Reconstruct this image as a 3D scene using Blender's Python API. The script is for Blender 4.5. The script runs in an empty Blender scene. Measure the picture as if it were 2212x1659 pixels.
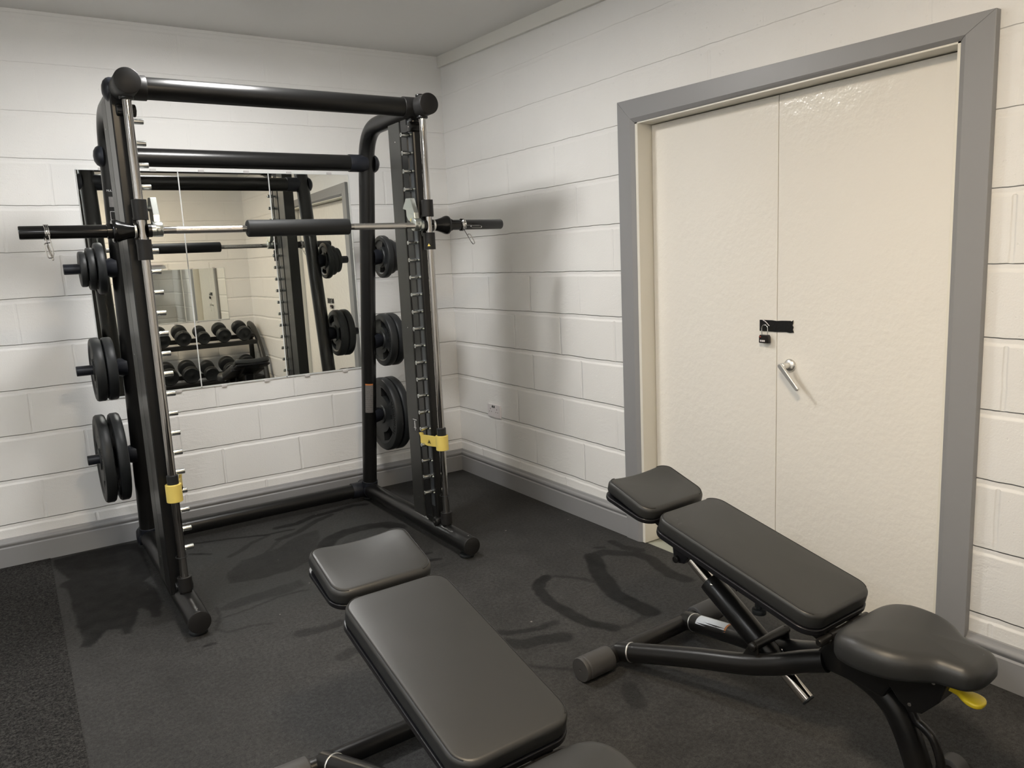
import bpy, bmesh, math, random
from mathutils import Vector, Matrix, noise
random.seed(7)
S = bpy.context.scene
C = S.collection
PI = math.pi
V = Vector

# ------------------------------------------------------------------ materials
def new_mat(name):
    m = bpy.data.materials.new(name); m.use_nodes = True
    nt = m.node_tree
    return m, nt, nt.nodes['Principled BSDF']

def mat(name, col, rough=.5, metal=0., spec=.5, bump=None, coat=0.):
    m, nt, b = new_mat(name)
    b.inputs['Base Color'].default_value = (*col, 1)
    b.inputs['Roughness'].default_value = rough
    b.inputs['Metallic'].default_value = metal
    b.inputs['Specular IOR Level'].default_value = spec
    b.inputs['Coat Weight'].default_value = coat
    if bump:
        scale, strength, dist = bump
        tc = nt.nodes.new('ShaderNodeTexCoord'); n = nt.nodes.new('ShaderNodeTexNoise')
        n.inputs['Scale'].default_value = scale; n.inputs['Detail'].default_value = 4
        bp = nt.nodes.new('ShaderNodeBump'); bp.inputs['Strength'].default_value = strength; bp.inputs['Distance'].default_value = dist
        nt.links.new(tc.outputs['Object'], n.inputs['Vector'])
        nt.links.new(n.outputs['Fac'], bp.inputs['Height']); nt.links.new(bp.outputs['Normal'], b.inputs['Normal'])
    return m

def emis(name, col, s):
    m, nt, b = new_mat(name)
    b.inputs['Base Color'].default_value = (*col, 1)
    b.inputs['Emission Color'].default_value = (*col, 1)
    b.inputs['Emission Strength'].default_value = s
    return m

class NT:
    def __init__(s, nt): s.nt = nt
    def n(s, t, **kw):
        x = s.nt.nodes.new(t)
        for k, v in kw.items(): setattr(x, k, v)
        return x
    def link(s, a, b): s.nt.links.new(a, b)
    def val(s, sock, v):
        if hasattr(v, 'links'): s.link(v, sock)
        else: sock.default_value = v
    def m(s, op, a, b=None, c=None):
        x = s.n('ShaderNodeMath', operation=op); s.val(x.inputs[0], a)
        if b is not None: s.val(x.inputs[1], b)
        if c is not None: s.val(x.inputs[2], c)
        return x.outputs[0]
    def ramp(s, v, lo, hi):
        x = s.n('ShaderNodeMapRange'); x.interpolation_type = 'SMOOTHSTEP'
        s.val(x.inputs[0], v); x.inputs[1].default_value = lo; x.inputs[2].default_value = hi
        return x.outputs[0]
    def mix(s, f, a, b):
        x = s.n('ShaderNodeMix', data_type='RGBA'); s.val(x.inputs[0], f)
        for sock, v in ((x.inputs[6], a), (x.inputs[7], b)):
            if isinstance(v, tuple): sock.default_value = (*v, 1)
            else: s.link(v, sock)
        return x.outputs[2]
    def noise(s, vec, scale, detail=3, rough=.5):
        x = s.n('ShaderNodeTexNoise'); s.link(vec, x.inputs['Vector'])
        x.inputs['Scale'].default_value = scale; x.inputs['Detail'].default_value = detail; x.inputs['Roughness'].default_value = rough
        return x.outputs['Fac']

def block_wall(name, axis, even, odd, col=(.81, .805, .79), fade_top=True):
    """painted concrete block: courses of 225 mm, joints every 450 mm"""
    m, nt, b = new_mat(name); g = NT(nt)
    pos = g.n('ShaderNodeNewGeometry').outputs['Position']
    sep = g.n('ShaderNodeSeparateXYZ'); g.link(pos, sep.inputs[0])
    h = sep.outputs[axis]; z = sep.outputs['Z']
    wob = g.m('MULTIPLY', g.m('SUBTRACT', g.noise(pos, 2.2, 3), .5), .012)
    wob2 = g.m('MULTIPLY', g.m('SUBTRACT', g.noise(pos, 14, 2), .5), .006)
    zz = g.m('ADD', g.m('ADD', z, wob), wob2)
    k = g.m('DIVIDE', g.m('SUBTRACT', zz, .2135), .225)
    kf = g.m('FLOOR', k)
    fz = g.m('MULTIPLY', g.m('SUBTRACT', k, kf), .225)          # height above the joint under this course
    par = g.m('FLOORED_MODULO', kf, 2.)
    off = g.m('ADD', even, g.m('MULTIPLY', par, odd - even))
    hh = g.m('ADD', h, g.m('MULTIPLY', wob2, 1.5))
    u = g.m('FRACT', g.m('DIVIDE', g.m('SUBTRACT', hh, off), .45))
    du = g.m('MULTIPLY', g.m('MINIMUM', u, g.m('SUBTRACT', 1., u)), .45)
    # per course strength: the upper wall is almost flush
    upper = g.ramp(z, 2.5, 1.3)
    vary = g.ramp(g.noise(pos, 1.7, 2), .30, .62)
    # bed joint occupies the top 16 mm of the course below the line (fz near .225)
    below = g.m('SUBTRACT', .225, fz)
    lip = g.ramp(below, .026, .012)                             # recessed strip just under the block
    edge = g.ramp(fz, .004, .0)
    groove = g.m('MAXIMUM', lip, edge)
    vj = g.m('MULTIPLY', g.ramp(du, .010, .003), .5)
    gv = g.m('MAXIMUM', groove, g.m('MULTIPLY', vj, vary))
    gv = g.m('MULTIPLY', gv, g.m('MULTIPLY_ADD', upper, .75, .25))
    pit = g.ramp(g.noise(pos, 60, 3, .6), .63, .75)
    rough_n = g.noise(pos, 160, 3)
    stretch = g.n('ShaderNodeMapping'); stretch.inputs['Scale'].default_value = (22, 22, 70); g.link(pos, stretch.inputs[0])
    brush = g.m('MULTIPLY', g.noise(stretch.outputs[0], 1, 3), g.ramp(g.noise(pos, 3.1, 2), .48, .66))
    H = g.m('SUBTRACT', g.m('MULTIPLY', rough_n, .10), g.m('MULTIPLY', gv, 1.))
    H = g.m('SUBTRACT', H, g.m('MULTIPLY', pit, .12))
    H = g.m('ADD', H, g.m('MULTIPLY', brush, .30))
    bp = g.n('ShaderNodeBump'); bp.inputs['Distance'].default_value = .009; bp.inputs['Strength'].default_value = .8
    g.link(H, bp.inputs['Height']); g.link(bp.outputs['Normal'], b.inputs['Normal'])
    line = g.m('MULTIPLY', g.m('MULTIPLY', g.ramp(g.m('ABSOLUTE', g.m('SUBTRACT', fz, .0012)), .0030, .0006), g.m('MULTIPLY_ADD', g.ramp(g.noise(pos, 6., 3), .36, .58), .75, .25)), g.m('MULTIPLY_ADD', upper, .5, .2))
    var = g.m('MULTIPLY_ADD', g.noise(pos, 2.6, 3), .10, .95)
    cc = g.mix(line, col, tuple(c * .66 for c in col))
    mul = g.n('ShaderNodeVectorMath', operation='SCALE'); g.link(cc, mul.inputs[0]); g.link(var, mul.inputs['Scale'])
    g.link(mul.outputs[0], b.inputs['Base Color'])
    b.inputs['Roughness'].default_value = .55; b.inputs['Specular IOR Level'].default_value = .35
    return m

M = {}
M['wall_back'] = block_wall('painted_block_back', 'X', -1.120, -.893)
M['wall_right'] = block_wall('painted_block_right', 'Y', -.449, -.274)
M['ceiling'] = mat('ceiling_paint', (.74, .73, .71), .7, bump=(30, .05, .004))
M['white_gloss'] = mat('cream_gloss_paint', (.83, .80, .74), .13, spec=.5, bump=(34, .26, .010))
M['jamb'] = mat('cream_jamb_paint', (.77, .74, .66), .35, bump=(40, .1, .003))
M['grey_paint'] = mat('grey_trim_paint', (.270, .270, .275), .40, bump=(35, .10, .003))
M['cornice'] = mat('cornice_paint', (.74, .73, .69), .6)
M['black'] = mat('black_satin_powder_coat', (.0075, .0075, .0075), .30, spec=.40, bump=(900, .05, .0004))
M['blackgloss'] = mat('black_gloss_steel', (.006, .006, .006), .18, spec=.4)
M['charcoal'] = mat('charcoal_plastic', (.016, .0155, .0155), .42, spec=.25)
M['column'] = mat('dark_grey_column_metal', (.030, .030, .028), .38, spec=.35)
M['rail'] = mat('blue_grey_rail_metal', (.075, .083, .092), .30, metal=.4)
M['rubber'] = mat('black_rubber_coating', (.0150, .0165, .0175), .46, spec=.34, bump=(500, .15, .0006))
M['letter'] = mat('raised_rubber_letters', (.0015, .0015, .0015), .8, spec=.05)
M['slate'] = mat('blue_black_cover_plastic', (.012, .0135, .0185), .38, spec=.3)
M['chrome'] = mat('chrome', (.62, .61, .60), .07, metal=1.)
M['chromewarm'] = mat('polished_steel_tube', (.66, .62, .57), .06, metal=1.)
M['zinc'] = mat('zinc_plate', (.62, .65, .62), .28, metal=1.)
M['rod'] = mat('dark_chrome_guide_rod', (.40, .385, .37), .07, metal=1.)
M['pegzinc'] = mat('bright_zinc_peg', (.66, .68, .67), .24, metal=1.)
M['knurl'] = mat('knurled_chrome', (.70, .69, .67), .26, metal=1., bump=(1500, .6, .0006))
M['steel'] = mat('satin_nickel', (.80, .79, .76), .38, metal=1.)
M['yellow'] = mat('yellow_plastic', (.80, .63, .16), .42)
M['lever'] = mat('bright_yellow_plastic', (.80, .60, .03), .30)
M['foam'] = mat('grey_black_foam', (.017, .018, .019), .60, spec=.3, bump=(700, .2, .0006))
M['pad'] = mat('black_vinyl', (.025, .0255, .025), .42, spec=.50, bump=(420, .16, .0006))
M['padbase'] = mat('black_pad_base', (.010, .010, .012), .30, spec=.4)
M['rollerrub'] = mat('grey_rubber_foot', (.055, .053, .052), .55)
M['frame_b'] = mat('black_bench_frame', (.0085, .008, .0075), .30, spec=.36)
M['thread'] = mat('seam_thread', (.006, .006, .006), .6)
M['white'] = mat('white_plastic', (.72, .69, .70), .35)
M['whiteprint'] = mat('white_print', (.55, .55, .55), .5)
M['decal'] = mat('decal_black', (.008, .008, .008), .4)
M['tape'] = mat('black_tape', (.006, .006, .006), .30, bump=(60, .5, .003))
M['lock'] = mat('black_padlock_body', (.012, .009, .008), .30)
M['red'] = mat('red_dot', (.5, .06, .03), .4)
M['concrete'] = mat('worn_concrete', (.36, .37, .31), .7, bump=(60, .5, .004))
M['dark'] = mat('painted_gap_shade', (.01, .008, .006), .9)
M['paper_orange'] = mat('orange_label_band', (.55, .20, .06), .5)
M['mirror'] = mat('mirror_silver', (.845, .855, .815), .0, metal=1., spec=.5)
M['mirroredge'] = mat('mirror_glass_edge', (.66, .68, .67), .25)
M['clip'] = mat('clear_mirror_clip', (.60, .58, .57), .3)
M['lamp'] = emis('lamp_diffuser_neutral', (1., .985, .96), 118.)
M['lampwarm'] = emis('lamp_diffuser_warm', (1., .81, .57), 132.)
M['fillcool'] = emis('fill_diffuser_cool', (.95, .98, 1.), 82.)  # emission of the two added fill lamps
M['housing'] = mat('lamp_housing', (.7, .7, .7), .5)

def label_mat(name, base, ink, sc):
    m, nt, b = new_mat(name); g = NT(nt)
    tc = g.n('ShaderNodeTexCoord').outputs['UV']
    mp = g.n('ShaderNodeMapping'); mp.inputs['Scale'].default_value = sc; g.link(tc, mp.inputs[0])
    sep = g.n('ShaderNodeSeparateXYZ'); g.link(mp.outputs[0], sep.inputs[0])
    rows = g.m('GREATER_THAN', g.m('FRACT', sep.outputs['X']), .45)
    gap = g.m('GREATER_THAN', g.noise(mp.outputs[0], 1.3, 4, .8), .47)
    f = g.m('MULTIPLY', g.m('MULTIPLY', rows, gap), .75)
    g.link(g.mix(f, base, ink), b.inputs['Base Color']); b.inputs['Roughness'].default_value = .4
    return m
M['paper_grey'] = label_mat('grey_warning_label', (.19, .18, .175), (.11, .11, .11), (14, 4, 1))
M['paper_white'] = label_mat('white_warning_label', (.72, .75, .78), (.45, .46, .48), (30, 9, 1))

def floor_mat():
    m, nt, b = new_mat('black_rubber_floor'); g = NT(nt)
    pos = g.n('ShaderNodeNewGeometry').outputs['Position']
    at = g.n('ShaderNodeAttribute'); at.attribute_name = 'damp'
    wet = g.n('ShaderNodeSeparateColor'); g.link(at.outputs['Color'], wet.inputs[0])
    damp, haze = wet.outputs[0], wet.outputs[1]
    big = g.noise(pos, 1.6, 5, .6); mid = g.noise(pos, 9, 5, .65); fine = g.noise(pos, 260, 3, .7)
    v = g.m('MULTIPLY_ADD', big, .9, g.m('MULTIPLY_ADD', mid, 1.0, .02))
    grit = g.noise(pos, 70, 4, .75)
    v = g.m('MULTIPLY', v, g.m('ADD', g.m('MULTIPLY_ADD', fine, 2.2, -.80), g.m('MULTIPLY_ADD', grit, 2.4, -.50)))
    base = g.n('ShaderNodeVectorMath', operation='SCALE'); base.inputs[0].default_value = (.036, .0355, .0345); g.link(v, base.inputs['Scale'])
    vor = g.n('ShaderNodeTexVoronoi'); vor.inputs['Scale'].default_value = 70; g.link(pos, vor.inputs['Vector'])
    spec = g.m('MULTIPLY', g.ramp(vor.outputs['Distance'], .16, .07), g.m('GREATER_THAN', g.noise(pos, 37, 2), .60))
    vor2 = g.n('ShaderNodeTexVoronoi'); vor2.inputs['Scale'].default_value = 9; g.link(pos, vor2.inputs['Vector'])
    crumb = g.m('MULTIPLY', g.ramp(vor2.outputs['Distance'], .05, .03), g.m('GREATER_THAN', g.noise(pos, 5, 2), .55))
    c = g.mix(g.m('MULTIPLY', spec, .55), base.outputs[0], (.11, .105, .10))
    c = g.mix(g.m('MULTIPLY', crumb, .6), c, (.35, .33, .30))
    c = g.mix(g.m('MULTIPLY', haze, .55), c, (.046, .050, .050))
    c = g.mix(g.m('MULTIPLY', damp, .92), c, (.0065, .0065, .0065))
    g.link(c, b.inputs['Base Color'])
    g.link(g.m('MULTIPLY_ADD', mid, .2, .52), b.inputs['Roughness'])
    g.link(g.m('MULTIPLY_ADD', damp, -.10, .20), b.inputs['Specular IOR Level'])
    bp = g.n('ShaderNodeBump'); bp.inputs['Distance'].default_value = .0016; bp.inputs['Strength'].default_value = .5
    g.link(g.m('ADD', fine, g.m('MULTIPLY', g.noise(pos, 90, 2), .5)), bp.inputs['Height']); g.link(bp.outputs['Normal'], b.inputs['Normal'])
    return m
M['floor'] = floor_mat()

def carpet_mat():
    m, nt, b = new_mat('charcoal_fleck_carpet'); g = NT(nt)
    pos = g.n('ShaderNodeNewGeometry').outputs['Position']
    n1 = g.noise(pos, 210, 4, .8); n2 = g.noise(pos, 85, 4, .75); n3 = g.noise(pos, 420, 2, .6)
    t = g.m('ADD', g.m('MULTIPLY', n1, .6), g.m('MULTIPLY', n2, .4))
    c = g.mix(g.ramp(t, .40, .66), (.009, .009, .009), (.098, .094, .090))
    g.link(c, b.inputs['Base Color']); b.inputs['Roughness'].default_value = .95; b.inputs['Specular IOR Level'].default_value = .15
    bp = g.n('ShaderNodeBump'); bp.inputs['Distance'].default_value = .008; bp.inputs['Strength'].default_value = 1.
    g.link(g.m('ADD', t, g.m('MULTIPLY', n3, .3)), bp.inputs['Height']); g.link(bp.outputs['Normal'], b.inputs['Normal'])
    return m
M['carpet'] = carpet_mat()

# ------------------------------------------------------------------ geometry helpers
def BM(): return bmesh.new()

def obj(name, bm, m, parent=None, smooth=40, bevel=0., uv=None):
    bmesh.ops.recalc_face_normals(bm, faces=bm.faces)
    me = bpy.data.meshes.new(name); bm.to_mesh(me); bm.free()
    return obj_me(name, me, m, parent, smooth, bevel)

def obj_me(name, me, m, parent=None, smooth=40, bevel=0.):
    if m is not None and not me.materials: me.materials.append(M[m])
    if smooth:
        me.polygons.foreach_set('use_smooth', [True] * len(me.polygons))
        me.set_sharp_from_angle(angle=math.radians(smooth))
    o = bpy.data.objects.new(name, me); C.objects.link(o)
    if bevel:
        b = o.modifiers.new('bevel', 'BEVEL'); b.width = bevel; b.segments = 2; b.limit_method = 'ANGLE'; b.angle_limit = math.radians(50)
    if parent: o.parent = parent
    return o

def empty(name, loc=(0, 0, 0), rz=0.):
    o = bpy.data.objects.new(name, None); C.objects.link(o)
    o.location = loc; o.rotation_euler = (0, 0, rz); o.empty_display_size = .1
    return o

def tag(o, label, cat, group=None):
    o['label'] = label; o['category'] = cat
    if group: o['group'] = group
    return o

def struct(o, label=None):
    o['kind'] = 'structure'
    if label: o['label'] = label
    return o

def basis(d):
    d = V(d).normalized()
    a = V((0, 0, 1)) if abs(d.z) < .9 else V((1, 0, 0))
    u = d.cross(a).normalized(); w = d.cross(u).normalized()
    return d, u, w

def lathe(bm, o, d, prof, seg=24):
    """prof: (t along axis, radius); r = 0 closes"""
    o = V(o); d, u, w = basis(d); rings = []
    for t, r in prof:
        c = o + d * t
        if r <= 1e-6: rings.append([bm.verts.new(c)])
        else: rings.append([bm.verts.new(c + (u * math.cos(2 * PI * i / seg) + w * math.sin(2 * PI * i / seg)) * r) for i in range(seg)])
    for a, b in zip(rings, rings[1:]):
        if len(a) == 1 and len(b) == 1: continue
        for i in range(seg):
            j = (i + 1) % seg
            if len(a) == 1: bm.faces.new((a[0], b[i], b[j]))
            elif len(b) == 1: bm.faces.new((a[i], a[j], b[0]))
            else: bm.faces.new((a[i], a[j], b[j], b[i]))
    return bm

def cyl(bm, p0, p1, r, seg=24, ch=0., r1=None):
    p0, p1 = V(p0), V(p1); L = (p1 - p0).length; r1 = r if r1 is None else r1
    if ch: pr = [(0, 0), (0, r - ch), (ch * .4, r - ch * .3), (ch, r), (L - ch, r1), (L - ch * .4, r1 - ch * .3), (L, r1 - ch), (L, 0)]
    else: pr = [(0, 0), (0, r), (L, r1), (L, 0)]
    return lathe(bm, p0, p1 - p0, pr, seg)

def ring(bm, p0, p1, ro, ri, seg=24, ch=.001):
    p0, p1 = V(p0), V(p1); L = (p1 - p0).length
    return lathe(bm, p0, p1 - p0, [(0, ri), (0, ro - ch), (ch, ro), (L - ch, ro), (L, ro - ch), (L, ri), (0, ri)], seg)

def fillet(pts, R, n=8):
    pts = [V(p) for p in pts]; out = [pts[0]]
    for i in range(1, len(pts) - 1):
        a, b, c = pts[i - 1], pts[i], pts[i + 1]
        d1 = (a - b).normalized(); d2 = (c - b).normalized()
        ang = d1.angle(d2); r = R[i - 1] if isinstance(R, (list, tuple)) else R
        if ang > PI - .02: out.append(b); continue
        t = min(r / math.tan(ang / 2), (a - b).length * .49, (c - b).length * .49)
        q0, q1 = b + d1 * t, b + d2 * t
        for k in range(n + 1):
            s = k / n
            out.append(q0 * (1 - s) ** 2 + b * 2 * s * (1 - s) + q1 * s * s)
    out.append(pts[-1]); return out

def catmull(pts, n=6, closed=False):
    P = [V(p) for p in pts]; out = []; N = len(P)
    rng = range(N) if closed else range(N - 1)
    for i in rng:
        g = lambda k: P[k % N] if closed else P[max(0, min(N - 1, k))]
        a, b, c, d = g(i - 1), g(i), g(i + 1), g(i + 2)
        for k in range(n):
            t = k / n
            out.append(.5 * ((2 * b) + (c - a) * t + (2 * a - 5 * b + 4 * c - d) * t * t + (3 * b - a - 3 * c + d) * t ** 3))
    if not closed: out.append(P[-1])
    return out

def tube(bm, pts, r, seg=20, cap=True, closed=False):
    pts = [V(p) for p in pts]; n = len(pts); rr = r if isinstance(r, (list, tuple)) else [r] * n
    T = []
    for i in range(n):
        if closed: t = pts[(i + 1) % n] - pts[i - 1]
        else: t = pts[min(i + 1, n - 1)] - pts[max(i - 1, 0)]
        T.append(t.normalized())
    _, u, _ = basis(T[0]); rings = []
    for i in range(n):
        u = (u - T[i] * u.dot(T[i])).normalized(); w = T[i].cross(u)
        rings.append([bm.verts.new(pts[i] + (u * math.cos(2 * PI * k / seg) + w * math.sin(2 * PI * k / seg)) * rr[i]) for k in range(seg)])
    m = n if closed else n - 1
    for i in range(m):
        a, b = rings[i], rings[(i + 1) % n]
        off = 0
        if closed and i == n - 1:
            off = min(range(seg), key=lambda s: (a[0].co - b[s].co).length)
        for k in range(seg):
            bm.faces.new((a[k], a[(k + 1) % seg], b[(k + 1 + off) % seg], b[(k + off) % seg]))
    if cap and not closed:
        bm.faces.new(rings[0]); bm.faces.new(rings[-1][::-1])
    return bm

def box(bm, c, s, rot=None):
    c = V(c); vs = []
    for dx in (-.5, .5):
        for dy in (-.5, .5):
            for dz in (-.5, .5):
                p = V((dx * s[0], dy * s[1], dz * s[2]))
                if rot: p = rot @ p
                vs.append(bm.verts.new(c + p))
    for f in ((0, 1, 3, 2), (4, 6, 7, 5), (0, 4, 5, 1), (2, 3, 7, 6), (0, 2, 6, 4), (1, 5, 7, 3)):
        bm.faces.new([vs[i] for i in f])
    return bm

def box2(bm, a, b): 
    a, b = V(a), V(b); return box(bm, (a + b) / 2, b - a)

def prism(bm, poly, vec):
    vec = V(vec); a = [bm.verts.new(V(p)) for p in poly]; b = [bm.verts.new(V(p) + vec) for p in poly]; n = len(poly)
    bm.faces.new(a); bm.faces.new(b[::-1])
    for i in range(n): bm.faces.new((a[i], a[(i + 1) % n], b[(i + 1) % n], b[i]))
    return bm

def rrect(w, l, rs, n=8):
    """rounded rectangle centred on x, y from 0 to l; rs = corner radii (x-,y0),(x+,y0),(x+,l),(x-,l)"""
    out = []
    cs = ((-w / 2, 0, PI, rs[0], 1, 1), (w / 2, 0, 1.5 * PI, rs[1], -1, 1), (w / 2, l, 0, rs[2], -1, -1), (-w / 2, l, .5 * PI, rs[3], 1, -1))
    for x, y, a0, r, sx, sy in cs:
        for k in range(n + 1):
            a = a0 + .5 * PI * k / n
            out.append(V((x + sx * r + r * math.cos(a), y + sy * r + r * math.sin(a), 0)))
    # straight sections get extra points
    res = []; N = len(out)
    for i in range(N):
        p, q = out[i], out[(i + 1) % N]; res.append(p)
        L = (q - p).length
        if L > .05:
            for k in range(1, int(L / .03)): res.append(p.lerp(q, k / int(L / .03)))
    return res

def inset(out, d):
    n = len(out); res = []
    for i in range(n):
        t = (out[(i + 1) % n] - out[i - 1]).normalized(); nn = V((t.y, -t.x, 0))
        res.append(out[i] - nn * d)
    return res

def cushion(bm, out, th, er, ebot=.008, crown=.004, zf=None, n=6):
    """upholstered slab: z 0..th, rounded top edge er"""
    c = sum(out, V()) / len(out); zf = zf or (lambda p: 0.)
    loops = []
    L = [(ebot, 0.), (ebot * .3, ebot * .3), (0, ebot)]
    for k in range(n + 1):
        a = .5 * PI * k / n
        L.append((er * (1 - math.cos(a)), th - er + er * math.sin(a)))
    for d, z in L: loops.append([(p, z) for p in inset(out, d)])
    top = inset(out, er)
    for f in (.82, .6, .38, .18):
        cr = crown * (1 - f * f)
        loops.append([(c + (p - c) * f, th + cr) for p in top])
    rings = []
    for lp in loops:
        rings.append([bm.verts.new((p.x, p.y, z + zf(p))) for p, z in lp])
    N = len(out)
    for a, b in zip(rings, rings[1:]):
        for i in range(N): bm.faces.new((a[i], a[(i + 1) % N], b[(i + 1) % N], b[i]))
    ct = bm.verts.new((c.x, c.y, th + crown + zf(c)))
    for i in range(N): bm.faces.new((rings[-1][i], rings[-1][(i + 1) % N], ct))
    bm.faces.new(rings[0][::-1])
    return bm

def xform(bm, mtx): bmesh.ops.transform(bm, matrix=mtx, verts=bm.verts); return bm

def text_mesh(s, size, depth=.0004, spacing=1.):
    cu = bpy.data.curves.new('text_curve', 'FONT'); cu.body = s; cu.size = size; cu.extrude = depth; cu.align_x = 'CENTER'; cu.space_character = spacing
    cu.resolution_u = 3
    o = bpy.data.objects.new('text_tmp', cu); C.objects.link(o)
    dg = bpy.context.evaluated_depsgraph_get(); dg.update()
    me = bpy.data.meshes.new_from_object(o.evaluated_get(dg))
    bpy.data.objects.remove(o); bpy.data.curves.remove(cu)
    bm = BM(); bm.from_mesh(me); bpy.data.meshes.remove(me)
    return bm

def tube_patch(bm, p0, p1, r, mid, half, n=10, uvs=True):
    """curved sticker on a straight tube; mid = direction the patch faces, half = half angle"""
    p0, p1 = V(p0), V(p1); d = (p1 - p0).normalized(); m = V(mid); m = (m - d * m.dot(d)).normalized(); w = d.cross(m)
    uvl = bm.loops.layers.uv.verify(); g = []
    for i in range(9):
        c = p0.lerp(p1, i / 8); g.append([bm.verts.new(c + (m * math.cos(a) + w * math.sin(a)) * r) for a in [-half + 2 * half * k / n for k in range(n + 1)]])
    for i in range(8):
        for k in range(n):
            f = bm.faces.new((g[i][k], g[i + 1][k], g[i + 1][k + 1], g[i][k + 1]))
            for l, (a, b) in zip(f.loops, ((i, k), (i + 1, k), (i + 1, k + 1), (i, k + 1))): l[uvl].uv = (a / 8, b / n)
    return bm

def wrap_text(bm, o, d, mid, r):
    """text mesh (x, y, z) -> onto a cylinder: y along d, x around"""
    o, d = V(o), V(d).normalized(); m = V(mid); m = (m - d * m.dot(d)).normalized(); w = d.cross(m)
    for v in bm.verts:
        a = v.co.x / r
        v.co = o + d * v.co.y + (m * math.cos(a) + w * math.sin(a)) * (r + v.co.z)
    return bm

# ------------------------------------------------------------------ camera
cam = bpy.data.cameras.new('camera'); co = bpy.data.objects.new('camera', cam); C.objects.link(co)
r_, d_, f_ = V((.8336, -.5504, -.0465)), V((-.1273, -.1096, -.9858)), V((.5375, .8277, -.1614))
f_.normalize(); r_ = (r_ - f_ * r_.dot(f_)).normalized(); u_ = -(f_.cross(r_)); 
up = r_.cross(f_).normalized()
mw = Matrix.Identity(4)
for i in range(3): mw[i][0], mw[i][1], mw[i][2] = r_[i], up[i], -f_[i]
mw.translation = V((-2.5175, -4.5437, 1.4253))
co.matrix_world = mw
cam.sensor_fit = 'HORIZONTAL'; cam.sensor_width = 36.; cam.lens = 36. * 1664.11 / 2212.; cam.clip_start = .05
S.camera = co

# ------------------------------------------------------------------ the setting
YB = -5.03; XL = -4.4                     # rear wall and left wall
ZC = lambda y: 2.708 + .030 * y           # the ceiling falls slightly towards the rear
def in_poly(x, y, P):
    c = False; j = len(P) - 1
    for i in range(len(P)):
        if (P[i][1] > y) != (P[j][1] > y) and x < (P[j][0] - P[i][0]) * (y - P[i][1]) / (P[j][1] - P[i][1]) + P[i][0]: c = not c
        j = i
    return c
def seg_d(x, y, P):
    b = 9
    for (x0, y0), (x1, y1) in zip(P, P[1:]):
        dx, dy = x1 - x0, y1 - y0; L = dx * dx + dy * dy + 1e-9
        t = max(0, min(1, ((x - x0) * dx + (y - y0) * dy) / L))
        b = min(b, math.hypot(x - x0 - dx * t, y - y0 - dy * t))
    return b
def ed_poly(x, y, P):
    return seg_d(x, y, P + [P[0]])
# damp mop marks on the rubber: (polyline, half width, strength)
STROKES = [
 ([(-.638,-1.852),(-.685,-1.873),(-.734,-1.923),(-.757,-1.991),(-.771,-2.083),(-.773,-2.199),(-.759,-2.321),(-.715,-2.4)], .030, .9),
 ([(-.635,-1.848),(-.569,-1.886),(-.511,-1.97),(-.494,-2.053),(-.51,-2.118)], .012, .55),
 ([(-.321,-1.794),(-.375,-1.887),(-.432,-1.991),(-.473,-2.079),(-.506,-2.167),(-.515,-2.269),(-.514,-2.389)], .042, .95),
 ([(-.321,-1.794),(-.245,-1.79),(-.201,-1.846),(-.144,-1.918),(-.129,-2.002),(-.17,-2.102),(-.187,-2.193),(-.177,-2.263)], .036, .8),
 ([(-.594,-1.867),(-.538,-1.924),(-.507,-2.001),(-.492,-2.083)], .014, .6),
 ([(-.51,-2.393),(-.584,-2.414),(-.669,-2.424),(-.735,-2.371)], .014, .5),
 ([(-.127,-1.707),(-.128,-1.784)], .022, .7), ([(-.239,-1.716),(-.206,-1.743)], .014, .7), ([(-.124,-1.813),(-.101,-1.882)], .03, .7),
 ([(-1.093,-2.149),(-1.028,-2.193),(-.938,-2.221),(-.858,-2.223)], .020, .7),
 ([(-1.095,-2.248),(-1.05,-2.292),(-.972,-2.313),(-.911,-2.337)], .038, .75),
 ([(-1.128,-2.428),(-1.082,-2.486),(-1.028,-2.549)], .013, .6),
 ([(-1.398,-.351),(-1.294,-.36),(-1.169,-.292),(-1.033,-.276),(-.908,-.261),(-.85,-.285)], .026, .9),
 ([(-1.442,-.542),(-1.341,-.504),(-1.195,-.391),(-1.08,-.33)], .022, .8),
 ([(-1.306,-.822),(-1.229,-.723),(-1.117,-.671),(-.994,-.673),(-.901,-.7),(-.869,-.794)], .045, .9),
 ([(-.929,-.907),(-.893,-.986)], .025, .8), ([(-.973,-1.233),(-.904,-1.249)], .012, .9), ([(-.99,-1.322),(-.905,-1.342)], .016, .95),
 ([(-1.847,-.292),(-1.742,-.325),(-1.636,-.359),(-1.495,-.421),(-1.339,-.436)], .013, .9), ([(-1.878,-.453),(-1.793,-.525)], .014, .8),
 ([(-1.945,-1.331),(-1.896,-1.321),(-1.811,-1.32),(-1.67,-1.268),(-1.541,-1.277)], .010, .55),
 ([(-1.921,-1.195),(-1.935,-1.339),(-1.964,-1.414),(-1.932,-1.472),(-1.851,-1.473),(-1.771,-1.504)], .010, .5),
 ([(-2.041,-1.542),(-2.002,-1.536)], .012, .8), ([(-1.706,-1.669),(-1.643,-1.684),(-1.574,-1.685),(-1.531,-1.683)], .030, .6),
 ([(-1.636,-1.954),(-1.597,-1.938),(-1.56,-1.942)], .030, .5), ([(-.944,-2.749),(-.984,-2.841)], .03, .5),
 ([(-1.72,-.62),(-1.60,-.52),(-1.48,-.44)], .018, .6), ([(-1.66,-.80),(-1.50,-.62),(-1.40,-.50)], .012, .5),
]
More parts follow.
